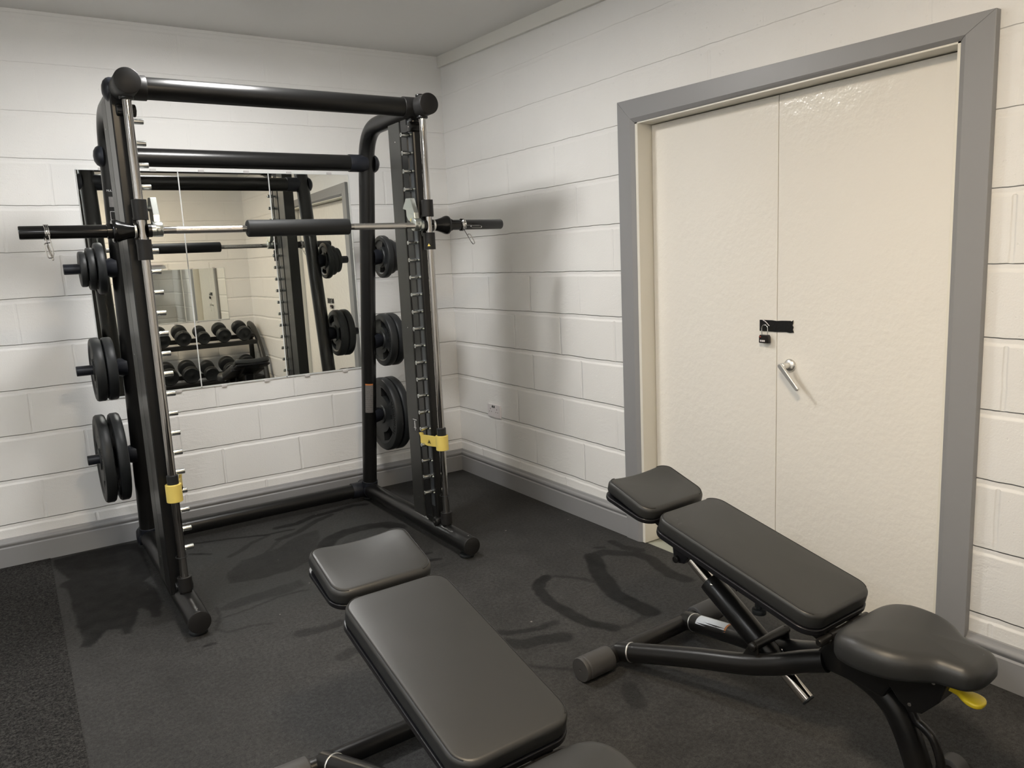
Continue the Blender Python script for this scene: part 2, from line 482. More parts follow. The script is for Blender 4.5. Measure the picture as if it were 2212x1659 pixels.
PATCH = [([(-2.472,-.056),(-2.296,-.035),(-2.064,-.051),(-2.078,-.622),(-2.118,-.677),(-2.096,-.821),(-2.097,-.978),(-2.13,-1.149),(-2.172,-1.124),(-2.167,-1.05),(-2.188,-.996),(-2.216,-1.114),(-2.253,-1.231),(-2.29,-1.225),(-2.29,-1.154),(-2.328,-1.139),(-2.368,-1.216),(-2.403,-1.263),(-2.446,-1.236),(-2.426,-1.17),(-2.44,-1.001),(-2.435,-.684),(-2.443,-.537),(-2.482,-.495),(-2.474,-.449),(-2.422,-.405),(-2.485,-.192)], .92),
 ([(-1.492,-.664),(-1.432,-.598),(-1.353,-.544),(-1.222,-.529),(-1.271,-.687),(-1.338,-.817),(-1.415,-.946),(-1.539,-1.022),(-1.596,-1.013),(-1.685,-1.014),(-1.809,-.985),(-1.799,-.845),(-1.695,-.712),(-1.63,-.702)], .55),
 ([(-1.64,-1.159),(-1.516,-1.136),(-1.521,-1.221),(-1.615,-1.264),(-1.725,-1.257),(-1.862,-1.271),(-1.933,-1.244),(-1.913,-1.199),(-1.807,-1.157)], .45)]
HAZE = [(-1.95,-.30),(-1.2,-.25),(-.9,-.35),(-.9,-1.0),(-1.1,-1.35),(-1.5,-1.42),(-1.95,-1.55),(-2.02,-1.5),(-1.99,-.6)]
def damp_at(x, y):
    wx = x + .012 * noise.noise(V((x * 7, y * 7, 1))) + .006 * noise.noise(V((x * 25, y * 25, 4)))
    wy = y + .012 * noise.noise(V((x * 7, y * 7, 9))) + .006 * noise.noise(V((x * 25, y * 25, 6)))
    d = 0.
    for P, w, s in STROKES:
        if abs(wx - P[0][0]) > 1.2: continue
        q = seg_d(wx, wy, P)
        if q < w * 1.5: d = max(d, s * max(0., min(1., (w * 1.12 - q) / (w * .16 + .005))))
    for P, s in PATCH:
        if in_poly(wx, wy, P): d = max(d, s * min(1., ed_poly(wx, wy, P) / .012))
    hz = 0.
    if in_poly(wx, wy, HAZE): hz = min(1., ed_poly(wx, wy, HAZE) / .10) * (.6 + .5 * noise.noise(V((x * 4, y * 4, 3))))
    if d > 0: d *= .88 + .2 * noise.noise(V((x * 18, y * 18, 2)))
    return max(0, min(1, d)), max(0, min(1, hz))

def build_floor():
    x0, x1, y0, y1, st = -2.48, -.003, -2.92, .02, .0085
    nx, ny = int((x1 - x0) / st), int((y1 - y0) / st)
    me = bpy.data.meshes.new('floor'); vs = []; cols = []
    for j in range(ny + 1):
        for i in range(nx + 1):
            x = x0 + (x1 - x0) * i / nx; y = y0 + (y1 - y0) * j / ny
            vs.append((x, y, 0)); a, b = damp_at(x, y); cols += [a, b, 0, 1]
    fs = [(j * (nx + 1) + i, j * (nx + 1) + i + 1, (j + 1) * (nx + 1) + i + 1, (j + 1) * (nx + 1) + i) for j in range(ny) for i in range(nx)]
    b = len(vs); vs += [(x0, YB - .02, 0), (x1, YB - .02, 0), (x1, y0, 0), (x0, y0, 0)]; cols += [0, 0, 0, 1] * 4
    fs.append((b, b + 1, b + 2, b + 3))
    b = len(vs)                                    # the 8 mm thickness of the mat
    vs += [(x0, YB - .02, -.03), (x1, YB - .02, -.03), (x1, y1, -.03), (x0, y1, -.03)]; cols += [0, 0, 0, 1] * 4
    fs.append((b + 3, b + 2, b + 1, b))
    me.from_pydata(vs, [], fs)
    ca = me.color_attributes.new('damp', 'FLOAT_COLOR', 'POINT'); ca.data.foreach_set('color', cols)
    return obj_me('floor', me, 'floor', smooth=0)
struct(build_floor(), 'black speckled rubber mat floor with dark damp mop marks')
bm = BM(); box2(bm, (XL - .02, YB - .02, -.03), (-2.480, .02, .0025))
struct(obj('floor_carpet', bm, 'carpet', smooth=0), 'dark fleck carpet strip left of the rubber mat')

# walls: the right wall has the double door opening
OY0, OY1, OZ = -3.255, -1.815, 2.010      # opening between the jamb faces
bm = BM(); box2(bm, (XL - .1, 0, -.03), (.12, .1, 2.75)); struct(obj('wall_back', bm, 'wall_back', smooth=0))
bm = BM()
box2(bm, (0, OY1 + .02, -.03), (.12, .0, 2.75)); box2(bm, (0, YB, -.03), (.12, OY0 - .02, 2.75)); box2(bm, (0, OY0 - .02, OZ + .02), (.12, OY1 + .02, 2.75))
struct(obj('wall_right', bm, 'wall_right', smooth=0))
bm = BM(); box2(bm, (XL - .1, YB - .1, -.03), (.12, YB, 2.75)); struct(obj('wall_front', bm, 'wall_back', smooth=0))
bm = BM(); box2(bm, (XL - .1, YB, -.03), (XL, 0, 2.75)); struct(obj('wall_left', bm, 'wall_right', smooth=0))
bm = BM(); y0, y1 = YB - .1, .1
prism(bm, [(XL - .1, y0, ZC(y0)), (.12, y0, ZC(y0)), (.12, y1, ZC(y1)), (XL - .1, y1, ZC(y1))], (0, 0, .08))
struct(obj('ceiling', bm, 'ceiling', smooth=0))
# baseboards
PROF = [(0, 0), (.019, 0), (.019, .098), (.0165, .101), (.0140, .104), (.0155, .109), (.0195, .114), (.0208, .120), (.0195, .126), (.0155, .1305), (.0110, .1325), (.0085, .137), (.0060, .144), (.0, .146)]
def skirt(name, p0, p1, nrm):
    p0, p1, nrm = V(p0), V(p1), V(nrm); bm = BM()
    prism(bm, [p0 + nrm * d + V((0, 0, z)) for d, z in PROF], p1 - p0)
    struct(obj(name, bm, 'grey_paint', smooth=30))
skirt('baseboard_back', (XL, 0, 0), (.0, 0, 0), (0, -1, 0))
skirt('baseboard_right', (0, 0, 0), (0, OY1 + .108, 0), (-1, 0, 0))
skirt('baseboard_right.001', (0, OY0 - .104, 0), (0, YB, 0), (-1, 0, 0))
skirt('baseboard_front', (0, YB, 0), (XL, YB, 0), (0, 1, 0))
skirt('baseboard_left', (XL, YB, 0), (XL, 0, 0), (1, 0, 0))

# cornice box along the right wall
bm = BM(); prism(bm, [(0, 0, 2.640), (-.022, 0, 2.640), (-.022, 0, 2.72), (0, 0, 2.72)], (0, YB, 0))
for v in bm.verts: v.co.z += .033 * v.co.y
struct(obj('trim_1', bm, 'cornice', smooth=0, bevel=.002))
# architrave: three mitred grey boards with a wavy painted outer edge
T = .026
def board(name, p0, p1, q1, q0):
    """p = inner edge with a broad chamfer, q = outer edge"""
    bm = BM(); W3 = lambda x, p: bm.verts.new((x, p[0], p[1]))
    lp = lambda p, q: (p[0] + (q[0] - p[0]) * .19, p[1] + (q[1] - p[1]) * .19)
    m0, m1 = lp(p0, q0), lp(p1, q1)
    a = [W3(0, p0), W3(-T + .013, p0), W3(-T, m0), W3(-T, q0), W3(0, q0)]; b = [W3(0, p1), W3(-T + .013, p1), W3(-T, m1), W3(-T, q1), W3(0, q1)]
    for i in range(5): bm.faces.new((a[i], a[(i + 1) % 5], b[(i + 1) % 5], b[i]))
    bm.faces.new(a[::-1]); bm.faces.new(b)
    struct(obj(name, bm, 'grey_paint', smooth=0, bevel=.0015))
iy1, iy0, iz = OY1 + .0, OY0 - .0, OZ - .004
zl, zr = 2.112, 2.070
board('trim_2', (iy1, 0), (iy1, iz), (iy1 + .104, zl), (iy1 + .104, 0))
board('trim_3', (iy1, iz), (iy0, iz), (iy0 - .104, zr), (iy1 + .104, zl))
board('trim_4', (iy0, iz), (iy0, 0), (iy0 - .104, 0), (iy0 - .104, zr))
# cream jamb lining and door stop
bm = BM()
box2(bm, (-.012, OY1 - .016, 0), (.12, OY1 + .02, OZ)); box2(bm, (-.012, OY0 - .02, 0), (.12, OY0 + .010, OZ)); box2(bm, (-.012, OY0 - .02, OZ - .010), (.12, OY1 + .02, OZ + .02))
struct(obj('trim_5', bm, 'jamb', smooth=0, bevel=.0015))
bm = BM(); box2(bm, (-.005, OY0, -.028), (.12, OY1, -.004)); struct(obj('trim_6', bm, 'concrete', smooth=0), 'worn concrete door threshold')
bm = BM(); box2(bm, (.120, OY0, -.02), (.125, OY1, OZ)); struct(obj('gap_shade_sheet', bm, 'dark', smooth=0))  # near-black sheet behind the leaves, paints the shade in the door gaps
# door leaves, 75 mm back in the reveal
DX = .074; MID = -2.534
for i, (a, b) in enumerate(((MID + .0016, OY1 - .019), (OY0 + .013, MID - .0016))):
    bm = BM(); box2(bm, (DX, a, .022), (DX + .04, b, OZ - .014))
    d = struct(obj('door_%d' % (i + 1), bm, 'white_gloss', smooth=0, bevel=.0015), ('flush cream door leaf left of the split', 'flush cream door leaf right of the split, with the handle')[i])
    if i == 1: door_r = d
# lever handle (a part of the right leaf)
hy, hz = -2.600, .951
bm = BM(); lathe(bm, (DX, hy, hz), (-1, 0, 0), [(0, 0), (0, .0265), (.004, .0265), (.009, .024), (.014, .017), (.015, .0)], 28)
cyl(bm, (DX - .012, hy, hz), (DX - .048, hy + .004, hz + .001), .0115, 18)
end = V((DX - .052, hy - .070, hz - .082)); st = V((DX - .050, hy + .012, hz + .004))
def blade(bm, a, b, w0, w1, th):
    d = (b - a).normalized(); n = V((-1, 0, 0)); s = d.cross(n).normalized(); pts = []
    for k in range(7): 
        an = PI / 2 + PI * k / 6; pts.append(a + d * (w0 * math.cos(an) * .6) + s * (w0 * math.sin(an)))
    for k in range(7):
        an = -PI / 2 + PI * k / 6; pts.append(b + d * (w1 * math.cos(an)) + s * (w1 * math.sin(an)))
    prism(bm, [p - n * th / 2 for p in pts], n * th)
blade(bm, st, end, .0105, .0080, .012)
hd = obj('door_handle', bm, 'steel', door_r, smooth=40, bevel=.003); hd['label'] = 'satin metal lever handle pointing down'

# black tape across the split, combination padlock hanging on it
bm = BM()
tp = [(-2.452, 1.127), (-2.51, 1.1275), (-2.535, 1.1255), (-2.56, 1.1275), (-2.600, 1.1285), (-2.606, 1.126), (-2.613, 1.131), (-2.612, 1.118), (-2.609, 1.111), (-2.614, 1.104), (-2.611, 1.094), (-2.6155, 1.083), (-2.60, 1.0805), (-2.58, 1.083), (-2.53, 1.081), (-2.49, 1.082), (-2.452, 1.0815)]
prism(bm, [(DX - .0045, y, z) for y, z in tp], (.003, 0, 0))
tape = tag(obj('tape_strip', bm, 'tape', smooth=0), 'strip of black tape stuck across the split between the door leaves', 'tape')
bm = BM(); tube(bm, catmull([(DX - .006, -2.470, 1.126), (DX - .008, -2.482, 1.122), (DX - .008, -2.492, 1.114), (DX - .007, -2.502, 1.104)], 4), .0016, 8)
obj('tape_fold', bm, 'white', tape)
lk = empty('padlock', (DX - .016, -2.487, 1.034))
bm = BM(); prism(bm, [(-.0075, y, z) for y, z in ((-.024, .002), (-.022, 0), (.022, 0), (.024, .002), (.024, .026), (.020, .034), (-.020, .034), (-.024, .026))], (.015, 0, 0))
obj('body', bm, 'lock', lk, bevel=.002)
bm = BM(); sh = [(0, .0145, .034), (0, .0145, .060)] + [(0, .0145 * math.cos(a), .060 + .0145 * math.sin(a)) for a in [PI * k / 8 for k in range(1, 8)]] + [(0, -.0145, .060), (0, -.0145, .034)]
tube(bm, sh, .0022, 10); obj('shackle', bm, 'chrome', lk)
for k in range(3): obj('number_dial', box(BM(), (-.0082, .013 - .0085 * k, .0095), (.0025, .006, .007)), 'white', lk)
bm = BM(); cyl(bm, (-.0072, .016, .026), (-.0088, .016, .026), .0028, 12); obj('red_button', bm, 'red', lk)
tag(lk, 'small black combination padlock hanging in front of the tape on the doors', 'padlock')

# double wall socket
sk = empty('wall_socket', (0, -.457, .474))
bm = BM(); box2(bm, (-.012, -.073, -.043), (0, .073, .043)); obj('face_plate', bm, 'white', sk, bevel=.003)
for s in (-.037, .037):
    for y, z, a, b in ((0, .012, .004, .008), (-.011, -.006, .006, .0035), (.011, -.006, .006, .0035)):
        obj('pin_hole', box(BM(), (-.0122, s + y, z), (.001, a, b)), 'decal', sk, smooth=0)
for s in (-.010, .010):
    bm = BM(); box(bm, (-.0138, s, .028), (.004, .009, .014), Matrix.Rotation(.12, 3, 'Y')); obj('rocker_switch', bm, 'charcoal', sk, bevel=.001)
tag(sk, 'white double wall socket low on the block wall near the corner', 'socket')

# ------------------------------------------------------------------ mirrors
def mirror(name, x0, x1, z0, z1, y, sgn, label, group):
    e = empty(name, ((x0 + x1) / 2, y, z0)); w = (x1 - x0) / 2; h = z1 - z0
    bm = BM(); box2(bm, (-w + .001, -.0015 if sgn < 0 else 0, .001), (w - .001, 0 if sgn < 0 else .0015, h - .001))
    for v in bm.verts: v.co.y += sgn * .0035
    obj('glass', bm, 'mirror', e, smooth=0)
    bm = BM()
    for a, b in (((-w, 0, 0), (-w + .0030, sgn * .0054, h)), ((w - .0030, 0, 0), (w, sgn * .0054, h)), ((-w, 0, 0), (w, sgn * .0054, .009)), ((-w, 0, h - .003), (w, sgn * .0054, h))):
        obj('glass_edge', box2(BM(), a, b), 'mirroredge', e, smooth=0)
    for cx in (-w * .5, w * .5):
        for z in (0, h):
            bm = BM(); box(bm, (cx, sgn * .004, z + (.003 if z else -.003)), (.030, .009, .014)); obj('clip', bm, 'clip', e, bevel=.001)
    return tag(e, label, 'mirror', group)
for (a, b), lab in zip(((-2.130, -1.646), (-1.646, -1.162), (-1.162, -.678)), ('frameless wall mirror panel, leftmost of the three behind the rack', 'frameless wall mirror panel, middle one of the three behind the rack', 'frameless wall mirror panel, rightmost of the three behind the rack')):
    mirror('wall_mirror', a, b, .786, 1.968, 0, -1, lab, 'mirror panels on the back wall')
for (a, b), lab in zip(((-.766, -.286), (-1.25, -.770)), ('low mirror on the rear wall over the dumbbells, nearest the room corner, seen in reflection', 'low mirror on the rear wall over the dumbbells, farther from the corner, seen in reflection')):
    mirror('wall_mirror', a, b, .862, 1.472, YB, 1, lab, 'mirror panels on the rear wall')
bm = BM(); box2(bm, (-1.35, YB, 1.530), (-.955, YB + .055, 1.552)); box2(bm, (-1.35, YB, 1.508), (-.955, YB + .012, 1.552))
tag(obj('wall_ledge', bm, 'white', smooth=0, bevel=.002), 'slim pale ledge on the rear wall above the low mirror, seen in reflection', 'ledge')

# ------------------------------------------------------------------ the rack (counterbalanced-free smith machine)
XM = -1.408
R = empty('smith_machine', (XM, -.80, 0))
def L(x, y, z): return V((x, y + .80, z))            # rack coordinates: x from the middle, y and z as in the room
up_y = lambda z: -.210 - .172 * z
TR, HW = .0425, .623
for s in (-1, 1):
    sx = s * HW
    bm = BM(); cyl(bm, L(sx, -.120, .066), L(sx, -1.452, .066), .045, 32, .001); bt = obj('base_tube', bm, 'black', R)
    bm = BM(); cyl(bm, L(sx, -1.450, .066), L(sx, -1.457, .066), .0445, 32, .002); obj('end_cap', bm, 'charcoal', bt)
    bm = BM(); lathe(bm, L(sx, -1.425, .1085), (0, 0, 1), [(0, .004), (.003, .004), (.0045, 0)], 10); obj('screw', bm, 'chrome', bt)
    for fy in (-1.400, -.19):
        bm = BM(); cyl(bm, L(sx, fy, 0), L(sx, fy, .016), .036, 28, .004); cyl(bm, L(sx, fy, .014), L(sx, fy, .03), .012, 12); obj('foot_pad', bm, 'rubber', R)
    # leaning upright that bends forward into the top joint
    bm = BM(); pts = fillet([L(sx, up_y(.06), .06), L(sx, up_y(2.136) + .010, 2.136), L(sx, -1.19, 2.136)], .19, 14)
    tube(bm, pts, TR, 32); upr = obj('upright', bm, 'black', R)
    if s < 0: up_left = upr
    else: up_right = upr
    bm = BM(); cyl(bm, L(sx, -1.150, 2.136), L(sx, -1.291, 2.136), .0475, 36, .001)
    cyl(bm, L(sx, -1.178, 2.136), L(sx - s * .078, -1.178, 2.136), .0465, 32, .001)
    tj = obj('top_joint', bm, 'charcoal', R)
    bm = BM(); lathe(bm, L(sx, -1.105, 2.136), (s, 0, 0), [(0, .047), (.040, .047), (.050, .043), (.060, .033), (.066, .018), (.068, 0)], 28); obj('joint_cap', bm, 'slate', tj)
    bm = BM(); cyl(bm, L(sx, -1.289, 2.136), L(sx, -1.296, 2.136), .0468, 36, .002); obj('end_cap', bm, 'charcoal', tj)
    bm = BM(); cyl(bm, L(sx, -1.205, 2.180), L(sx, -1.205, 2.192), .020, 20, .003); obj('bolt_cap', bm, 'black', tj)
    # cross bar sleeve and dome
    cy, cz = up_y(1.962), 1.962
    bm = BM(); cyl(bm, L(sx - s * .010, cy, cz), L(sx - s * .105, cy, cz), .0455, 32, .001); cj = obj('cross_joint', bm, 'slate', R)
    bm = BM(); lathe(bm, L(sx + s * .030, cy + .004, cz), (s, 0, 0), [(0, .049), (.010, .048), (.024, .039), (.033, .024), (.037, 0)], 28); obj('joint_cap', bm, 'slate', cj)
    # rear bottom joint
    bm = BM(); cyl(bm, L(sx - s * .02, -.185, .066), L(sx - s * .105, -.185, .066), .0475, 32, .001)
    cyl(bm, L(sx, -.120, .066), L(sx, -.250, .066), .0485, 32, .002)
    lathe(bm, L(sx, up_y(.105), .105), (0, -.172, 1), [(-.03, .047), (.02, .047), (.022, .043)], 28)
    bj = obj('base_joint', bm, 'slate', R)
    bm = BM(); lathe(bm, L(sx + s * .036, -.185, .066), (s, 0, 0), [(0, .047), (.01, .045), (.018, .034), (.022, 0)], 28); obj('joint_cap', bm, 'slate', bj)
    # weight storage horns
    for hy_, hz_, k in ((-.463, 1.467, 0), (-.380, .990, 1), (-.304, .539, 2)):
        bm = BM(); lathe(bm, L(sx + s * .022, hy_, hz_), (s, 0, 0), [(0, .048), (.020, .046), (.034, .0425), (.048, .0385), (.049, .024), (.214, .024), (.216, .0225), (.2165, 0)], 32)
        obj('storage_peg', bm, 'slate', R)
    # peg column: rear cover, front channel
    xi, xo = s * .600, s * .672
    bm = BM(); prism(bm, [L(xi, -1.010, .085), L(xo, -1.010, .085), L(xo, -.885, .085), L(xi, -.885, .085)], (0, 0, 2.040)); cov = obj('column_cover', bm, 'column', R, smooth=0, bevel=.003)
    for z in (2.012, 1.098, .20):
        for xs_, ds_ in ((xi, -s), (xo, s)):
            bm = BM(); lathe(bm, L(xs_, -.962, z), (ds_, 0, 0), [(0, .004), (.002, .004), (.003, 0)], 10); obj('screw', bm, 'chrome', cov)
    bm = BM(); q = [(.672, -1.013), (.672, -1.150), (.668, -1.155), (.610, -1.155), (.603, -1.152), (.600, -1.146), (.600, -1.136), (.608, -1.132), (.608, -1.092), (.600, -1.088), (.600, -1.030), (.606, -1.022), (.606, -1.013)]
    prism(bm, [L(s * a, b, .085) for a, b in q], (0, 0, 2.035)); obj('column_channel', bm, 'black', R, smooth=0, bevel=.0015)
    bm = BM(); prism(bm, [L(s * a, b, .19) for a, b in ((.6085, -1.130), (.603, -1.128), (.603, -1.097), (.6085, -1.094))], (0, 0, 1.90)); obj('peg_rail', bm, 'rail', R, smooth=0, bevel=.002)
    for z in (2.055, .115):
        bm = BM(); cyl(bm, L(s * .585, -1.150, z), L(s * .655, -1.150, z), .024, 24, .004); prism(bm, [L(s * .595, -1.17, z - .015), L(s * .65, -1.17, z - .015), L(s * .65, -1.06, z - .015), L(s * .595, -1.06, z - .015)], (0, 0, .03))
        pb = obj('pivot_bracket', bm, 'black', R)
        bm = BM(); lathe(bm, L(s * .585, -1.150, z), (-s, 0, 0), [(0, .0045), (.003, .004), (.0045, 0)], 12); obj('screw', bm, 'chrome', pb)
    # guide rod with collars
    bm = BM(); cyl(bm, L(sx, -1.212, .120), L(sx, -1.218, 2.10), .0165, 24); obj('guide_rod', bm, 'rod', R)
    bm = BM(); ring(bm, L(sx, -1.211, .116), L(sx, -1.211, .176), .0285, .0180, 28); obj('rod_collar', bm, 'charcoal', R)
    bm = BM(); cyl(bm, L(sx, -1.211, .100), L(sx, -1.211, .118), .024, 24); obj('collar_seat', bm, 'black', R)
    bm = BM(); cyl(bm, L(sx, -1.218, 2.082), L(sx, -1.218, 2.094), .026, 24, .003); obj('rod_collar', bm, 'black', R)
    bm = BM(); tube(bm, [L(sx + .022 * math.cos(a), -1.205 + .026 * math.sin(a), .262) for a in [2 * PI * k / 24 for k in range(24)]], .0022, 8, closed=True); obj('rubber_ring', bm, 'rubber', R)
    # pegs
    for k in range(22):
        z = 2.022 - k * (2.022 - .266) / 21
        bm = BM(); lathe(bm, L(s * .603, -1.115, z), (-s, 0, 0), [(0, 0), (0, .0105), (.043, .0110), (.0455, .0106), (.0462, .0094), (.0462, .0048), (.0435, .0045), (.0435, 0)], 20); pg = obj('peg', bm, 'pegzinc', R)
        bm = BM(); lathe(bm, L(s * .603, -1.142, z), (-s, 0, 0), [(0, .0045), (.008, .0045), (.010, .003), (.010, 0)], 10); obj('peg_bolt', bm, 'zinc', pg)
bm = BM(); cyl(bm, L(-.575, -.185, .066), L(.575, -.185, .066), .0425, 32); obj('rear_base_tube', bm, 'black', R)
bm = BM(); cyl(bm, L(-.62, up_y(1.962), 1.962), L(.62, up_y(1.962), 1.962), .0420, 32); obj('rear_cross_bar', bm, 'black', R)
bm = BM(); cyl(bm, L(-.58, -1.178, 2.136), L(.58, -1.178, 2.136), .0420, 36); obj('front_cross_bar', bm, 'black', R)
# printed notices on the left upright, warning label on the right one
dirn = V((0, -.172, 1)).normalized()
def on_up(s, z, off=0): return L(s * HW, up_y(z), z)
face = V((-.10, -1, -.17))
bm = text_mesh('MULTIPOWER', .0125, .0003); wrap_text(bm, on_up(-1, 1.812), dirn, V((.10, -1, -.17)), TR + .0004); obj('maker_lettering', bm, 'whiteprint', up_left, smooth=0)
bm = BM(); tube_patch(bm, on_up(-1, 1.745), on_up(-1, 1.790), TR + .0006, face, .55); nt_ = obj('notice', bm, 'paper_grey', up_left)
for z0, z1, a0, a1 in ((1.655, 1.725, -.62, -.16), (1.655, 1.725, -.06, .40), (1.590, 1.640, -.30, .30)):
    bm = BM()
    for zz in (z0, z1): 
        pts = [on_up(-1, zz) + (V((0, -1, -.172)).normalized() * math.cos(a0 + (a1 - a0) * k / 8) + V((1, 0, 0)) * math.sin(a0 + (a1 - a0) * k / 8)) * (TR + .0006) for k in range(9)]
        tube(bm, pts, .0009, 6)
    for a in (a0, a1):
        tube(bm, [on_up(-1, zz) + (V((0, -1, -.172)).normalized() * math.cos(a) + V((1, 0, 0)) * math.sin(a)) * (TR + .0006) for zz in (z0, z1)], .0009, 6)
    obj('exercise_diagram', bm, 'whiteprint', up_left)
bm = BM(); tube_patch(bm, on_up(1, .572), on_up(1, .738), TR + .0006, V((-.42, -1, 0)), .55); wl = obj('warning_label', bm, 'paper_grey', up_right)
bm = BM(); tube_patch(bm, on_up(1, .738), on_up(1, .747), TR + .0006, V((-.42, -1, 0)), .55); obj('orange_band', bm, 'paper_orange', wl)
# pictogram on the right column cover
xi = .600
pic = obj('pictogram_plate', box2(BM(), L(xi - .0012, -.998, .555), L(xi + .0005, -.940, .628)), 'decal', R, smooth=0)
bm = BM()
for a, b in (((-.992, .618), (-.948, .622)), ((-.974, .578), (-.962, .603)), ((-.981, .574), (-.955, .579)), ((-.971, .562), (-.9665, .580))):
    obj('pictogram_print', box2(BM(), L(xi - .0018, a[0], a[1]), L(xi - .0010, b[0], b[1])), 'whiteprint', pic, smooth=0)
obj('pictogram_print', cyl(BM(), L(xi - .0010, -.968, .6085), L(xi - .0019, -.968, .6085), .0055, 12), 'whiteprint', pic, smooth=0)
tag(R, 'tall black smith machine rack with chrome guide rods standing in the corner', 'gym rack')

# ------------------------------------------------------------------ barbell on the rods
B = empty('barbell', (XM, -1.214, 1.596))
YR = -1.2145
bm = BM(); cyl(bm, (-.60, 0, 0), (.60, 0, 0), .0140, 24); bar = obj('bar', bm, 'chrome', B)
for a, b in ((.245, .50), (-.50, -.245)):
    bm = BM(); cyl(bm, (a, 0, 0), (b, 0, 0), .0144, 24); obj('knurled_grip', bm, 'knurl', B)
for s in (-1, 1):
    bm = BM(); lathe(bm, (s * .650, 0, 0), (s, 0, 0), [(0, .0), (0, .0255), (.010, .0265), (.025, .030), (.045, .036), (.060, .0425), (.066, .0440), (.074, .0440), (.078, .041), (.079, .0285), (.096, .0285), (.098, .0245), (.378, .0245), (.381, .0225), (.381, .0)], 36)
    sl = obj('loading_sleeve', bm, 'blackgloss', B)
    bm = BM(); ring(bm, (s * .644, 0, 0), (s * .652, 0, 0), .0275, .014, 24); obj('brass_ring', bm, 'steel', sl)
    for z0, z1 in ((.040, .118), (-.113, -.034)):
        bm = BM(); ring(bm, (s * .6225, -.001, z0), (s * .6225, -.001, z1), .0275, .0172, 28); gb = obj('guide_bush', bm, 'charcoal', B)
        if z0 < 0 and s > 0:
            bm = BM(); a, n = V((s * .6225 - .0165, -.0245, -.098)), V((-.6, -.8, 0)).normalized(); t = V((.8, -.6, 0))
            prism(bm, [a + n * .0003 - t * .007, a + n * .0003 + t * .007, a + n * .0003 + V((0, 0, .013))], n * .0008); wm = obj('warning_mark', bm, 'yellow', gb, smooth=0)
    bm = BM(); prism(bm, [(s * .602, .020, -.040), (s * .602, .040, -.040), (s * .602, .040, .046), (s * .602, .020, .046)], (s * .044, 0, 0)); cyl(bm, (s * .59, 0, 0), (s * .603, 0, 0), .026, 24)
    box(bm, (s * .624, .024, .001), (.05, .012, .10)); obj('carriage_block', bm, 'black', B, smooth=40)
    bm = BM(); lathe(bm, (s * .560, 0, 0), (s, 0, 0), [(0, .0145), (0, .0205), (.010, .0215), (.011, .0165), (.014, .0165), (.015, .024), (.030, .024), (.031, .015)], 6 if False else 24); obj('lock_nut', bm, 'zinc', B)
    # catch hook
    hp = [(.086, .132), (.038, .130), (.004, .060), (.000, .020), (.018, .010), (.070, .028), (.088, .050), (.090, .078), (.124, .086)]
    bm = BM(); prism(bm, [(s * .553 if s > 0 else s * .553, y, z) for y, z in hp], (s * .024, 0, 0)); hk = obj('catch_hook', bm, 'zinc', B, smooth=0, bevel=.002)
    bm = BM(); cyl(bm, (s * .548, .012, .006), (s * .585, .012, .006), .030, 28, .002); obj('hook_hub', bm, 'zinc', hk)
    bm = BM(); q = V((s * .552, .040, .022)); prism(bm, [q + V((0, -.008, 0)), q + V((0, .008, 0)), q + V((0, 0, .015))], (-s * .0006, 0, 0)); obj('warning_mark', bm, 'yellow', hk, smooth=0)
tag(B, 'chrome and black barbell fixed across the guide rods of the rack', 'barbell')
bm = BM(); lathe(bm, (XM - .224, -1.214, 1.597), (1, 0, 0), [(0, .0145), (0, .029), (.002, .033), (.006, .0350), (.442, .0350), (.446, .033), (.448, .029), (.448, .0145), (0, .0145)], 36)
tag(obj('bar_pad', bm, 'foam'), 'dark grey foam pad wrapped round the middle of the barbell', 'bar pad')
# spring collars
def spring(loc, rot, label):
    e = empty('spring_collar', loc); bm = BM(); n = 60
    pts = [V((-.009 + .018 * k / n, .0275 * math.cos(PI * .5 + rot + 2 * PI * 3.2 * k / n), .0275 * math.sin(PI * .5 + rot + 2 * PI * 3.2 * k / n))) for k in range(n + 1)]
    tube(bm, pts, .0028, 8); obj('coil', bm, 'chrome', e)
    def loop(a, d, w, flip=1):
        """wire leaving the coil along d, ending in a long rounded loop"""
        d = d.normalized(); u = V((1, 0, 0)); u = (u - d * u.dot(d))
        if u.length < .5: u = V((0, 0, 1)) - d * d.z
        u = u.normalized() * flip
        p = [a, a + d * .070, a + d * .082 - u * w * .25, a + d * .082 - u * w * .9, a + d * .070 - u * w, a + d * .034 - u * w, a + d * .028 - u * w * .8, a + d * .028 - u * w * .1]
        bmx = BM(); tube(bmx, fillet(p, .007, 4), .0020, 8); obj('grip_loop', bmx, 'chrome', e)
    return e, loop, pts
e, loop, pts = spring((XM - .945, -1.214, 1.596), 2.1, '')
loop(V((.006, -.026, -.010)), V((.10, -.06, -1)), .022); loop(V((-.006, -.018, -.020)), V((.22, .05, -1)), .004)
tag(e, 'chrome spring collar on the left end of the barbell, its loops hanging down', 'spring collar', 'spring collars on the barbell')
e, loop, pts = spring((XM + .805, -1.214, 1.596), 1.2, '')
loop(V((.004, -.027, -.004)), V((1, -.25, -.05)), .010); loop(V((.006, -.012, -.026)), V((.55, -.1, -1)), .016, -1)
tag(e, 'chrome spring collar near the right shoulder of the barbell by the wall', 'spring collar', 'spring collars on the barbell')
